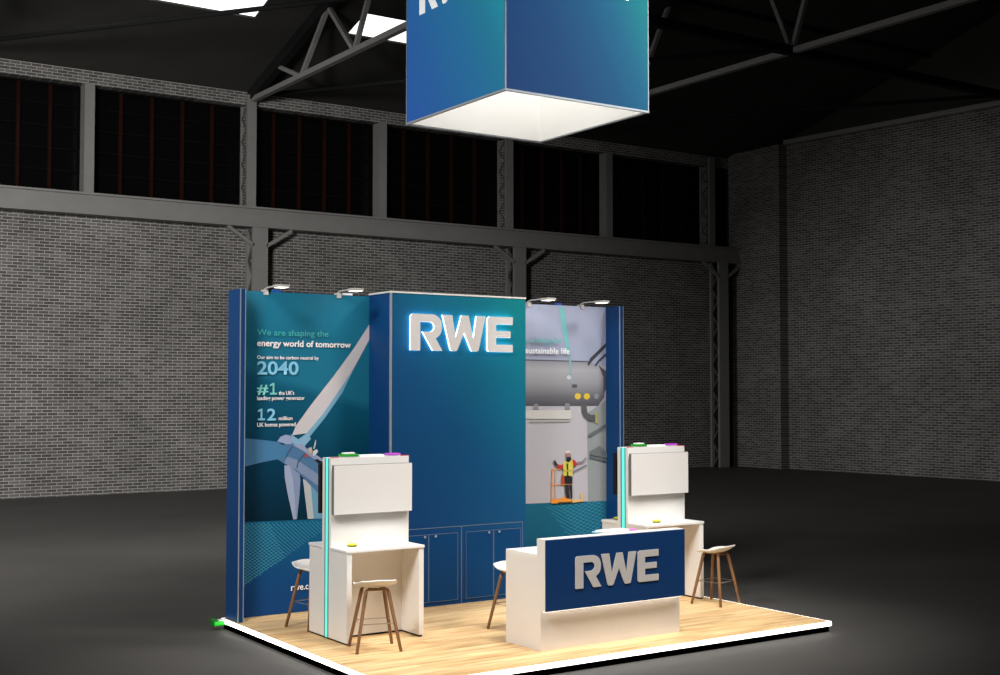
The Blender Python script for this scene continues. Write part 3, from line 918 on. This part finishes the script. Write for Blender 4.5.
yel = mat('clip_yellow', srgb(214, 214, 40), 0.45); olive = mat('clip_olive', srgb(120, 130, 30), 0.5)
for (x, y), l in (((.215, .30), 'small yellow puck on the desk of the kiosk by the turbine picture'), ((KX + .33, KY + .215), 'small yellow puck on the front desk of the kiosk behind the counter'),
                  ((KX + .16, KY + .80), 'small yellow puck on the rear desk of the kiosk behind the counter')):
    bm = bmesh.new()
    tube(bm, [(0, 0, 0), (0, 0, .010), (0, 0, .016)], [.045, .055, .055], 16)
    tube(bm, [(0, 0, .016), (0, 0, .028), (0, 0, .036)], [.052, .05, .025], 16)
    for f in bm.faces:
        f.material_index = 0 if f.calc_center_median().z > .0162 else 1
    o = obj('puck', bm, [yel, olive], None, (x, y, 1.0)); tag(o, l, 'puck')

# ------------------------------------------------------------------ bar stools
shell_m = mat('white_shell', (0.80, 0.77, 0.73), 0.4)
leg_m = mat('walnut_leg', srgb(136, 100, 68), 0.5, noise=0.25, nscale=25)
wire_m = mat('steel_wire', (0.45, 0.42, 0.38), 0.35, metal=0.7)


def make_stool():
    t = empty('bar_stool', (0, 0, 0))
    # shell: local +y is the front edge, the low back rises at -y
    bm = bmesh.new(); nu, nv = 20, 18; grid = []
    for j in range(nv + 1):
        v = -1 + 2 * j / nv; row = []
        for i in range(nu + 1):
            u = -1 + 2 * i / nu
            # square -> rounded outline
            px = u * math.sqrt(1 - .36 * v * v) * .223
            py = v * math.sqrt(1 - .34 * u * u) * .198
            r2 = (px / .232) ** 2
            b = max(0, -py / .205)
            z = .652 + .050 * r2 ** 1.3 + .100 * b ** 2.2 * (1 - .25 * r2) - .012 * max(0, py / .205) ** 3 + .030 * max(0, b - .2) * r2
            row.append(bm.verts.new((px, py - .02 * b * b, z)))
        grid.append(row)
    for j in range(nv):
        for i in range(nu):
            f = bm.faces.new((grid[j][i], grid[j][i + 1], grid[j + 1][i + 1], grid[j + 1][i])); f.smooth = True
    s = obj('seat', bm, shell_m, t)
    md = s.modifiers.new('thickness', 'SOLIDIFY'); md.thickness = .016; md.offset = -1
    md = s.modifiers.new('rounding', 'BEVEL'); md.width = .004; md.segments = 2; md.limit_method = 'ANGLE'
    # bent wooden frame under the seat and four splayed legs
    tops = {}
    for sx_, sy_ in ((-1, 1), (1, 1), (1, -1), (-1, -1)):
        foot = Vector((sx_ * .232, sy_ * .212, 0)); top = Vector((sx_ * .118, sy_ * .108, .612))
        tops[(sx_, sy_)] = top
        d = (top - foot)
        obj('leg', tube(bmesh.new(), [foot, foot + d * .5, foot + d * .93, top], [.0165, .0195, .0205, .0200], 12), leg_m, t)
    bm = bmesh.new()
    for sy_ in (1, -1):
        a, b = tops[(-1, sy_)], tops[(1, sy_)]
        tube(bm, [a - Vector((.002, 0, .012)), a + Vector((.006, 0, .012)), a + Vector((.03, 0, .020)), b + Vector((-.03, 0, .020)), b + Vector((-.006, 0, .012)), b - Vector((-.002, 0, .012))], .0155, 12)
    for sx_ in (-.06, .06):
        tube(bm, [(sx_, -.110, .633), (sx_, .110, .633)], .010, 8)
    obj('seat_frame', bm, leg_m, t)
    c = lambda sx_, sy_, z: Vector((sx_ * (.232 - .114 * z / .612), sy_ * (.212 - .104 * z / .612), z))
    obj('footrest', tube(bmesh.new(), [c(-1, 1, .285), c(1, 1, .285), c(1, -1, .285), c(-1, -1, .285)], .0055, 8, closed=True), wire_m, t)
    return t


proto = make_stool()
STOOLS = [((.180, -.292), -16, 'white shell bar stool at the near side of the kiosk by the turbine picture'),
          ((.195, 1.205), 192, 'white shell bar stool half hidden behind the kiosk by the turbine picture'),
          ((2.03, -.20), 188, 'white shell bar stool half hidden behind the reception counter'),
          ((5.12, -.19), 15, 'white shell bar stool at the near side of the kiosk behind the counter')]
for i, ((x, y), a, l) in enumerate(STOOLS):
    o = proto if i == 0 else copy_tree(proto)
    o.location = (x, y, .002); o.rotation_euler = (0, 0, math.radians(a))
    tag(o, l, 'stool', 'white shell bar stools with wooden legs')

# ------------------------------------------------------------------ hanging cube
HX0, HX1, HY0, HY1, HZ, HT = 1.0753, 3.0019, -1.4087, .6541, 5.7875, 7.95
cube = empty('hanging_banner', (HX0, HY0, HZ), label='square blue banner cube hanging over the stand, open and white inside', cat='banner')
W, D, H = HX1 - HX0, HY1 - HY0, HT - HZ
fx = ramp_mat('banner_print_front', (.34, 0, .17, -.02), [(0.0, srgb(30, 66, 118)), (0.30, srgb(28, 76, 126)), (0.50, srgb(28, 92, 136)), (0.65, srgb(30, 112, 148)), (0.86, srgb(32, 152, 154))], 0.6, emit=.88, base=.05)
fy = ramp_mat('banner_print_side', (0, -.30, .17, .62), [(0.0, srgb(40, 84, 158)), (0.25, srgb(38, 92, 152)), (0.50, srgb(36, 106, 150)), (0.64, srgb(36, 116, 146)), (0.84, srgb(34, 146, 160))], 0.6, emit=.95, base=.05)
liner = mat('banner_liner', (0.88, 0.87, 0.85), 0.6, emit=(1, .985, .96), strength=.05)
for nm, d, m in (('front_fabric', (0, W, 0, .02, .02, H), fx), ('side_fabric', (0, .02, .02, D, .02, H), fy), ('back_fabric', (.02, W, D - .02, D, .02, H), fx), ('side_fabric', (W - .02, W, .02, D - .02, .02, H), fy)):
    o = box_obj(nm, d, m, cube)
bm = bmesh.new()
for d in ((.02, W - .02, .02, .026), (.02, W - .02, D - .026, D - .02), (.02, .026, .026, D - .026), (W - .026, W - .02, .026, D - .026)):
    bx(bm, d[0], d[1], d[2], d[3], .012, H - .02)
bx(bm, .02, W - .02, .02, D - .02, H - .02, H)
o = obj('liner', bm, liner, cube); o['label'] = 'white inner lining'
bm = bmesh.new()
for d in ((-.004, W + .004, -.004, .022), (-.004, W + .004, D - .022, D + .004), (-.004, .022, .022, D - .022), (W - .022, W + .004, .022, D - .022)):
    bx(bm, d[0], d[1], d[2], d[3], -.002, .020)
for x, y in ((-.004, -.004), (W - .012, -.004), (-.004, D - .012), (W - .012, D - .012)):
    bx(bm, x, x + .012, y, y + .012, .020, H)
obj('frame_trim', bm, mat('frame_grey', (.34, .38, .42), .5, spec=.2), cube)
k = .398
for nm, poly in zip(['banner_letter'] * 3, LOGO):
    bm = bmesh.new(); outline(bm, poly, lambda a, b, d: Vector((1.366 - HX0 + a * k, -.008 + d * .006, 7.0 - HZ + b * k)), depth=1, mi=0)
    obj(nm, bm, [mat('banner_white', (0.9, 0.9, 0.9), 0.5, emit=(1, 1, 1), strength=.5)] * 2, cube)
    bm = bmesh.new(); outline(bm, poly, lambda a, b, d: Vector((-.008 + d * .006, .345 - HY0 - a * k, 7.0 - HZ + b * k)), depth=1, mi=0)
    obj(nm, bm, [MATS['banner_white']] * 2, cube)
bm = bmesh.new()
for x, y in ((.05, .05), (W - .05, .05), (.05, D - .05), (W - .05, D - .05)):
    tube(bm, [(x, y, H), (x, y, 16.2 - HZ)], .006, 6)
obj('suspension_cable', bm, steel_dark, cube)
# the lamp inside the cube
area('banner_lamp', ((HX0 + HX1) / 2, (HY0 + HY1) / 2, HT - .05), ((HX0 + HX1) / 2, (HY0 + HY1) / 2, 0), 36, 1.6, 1.7, (1, .99, .965))
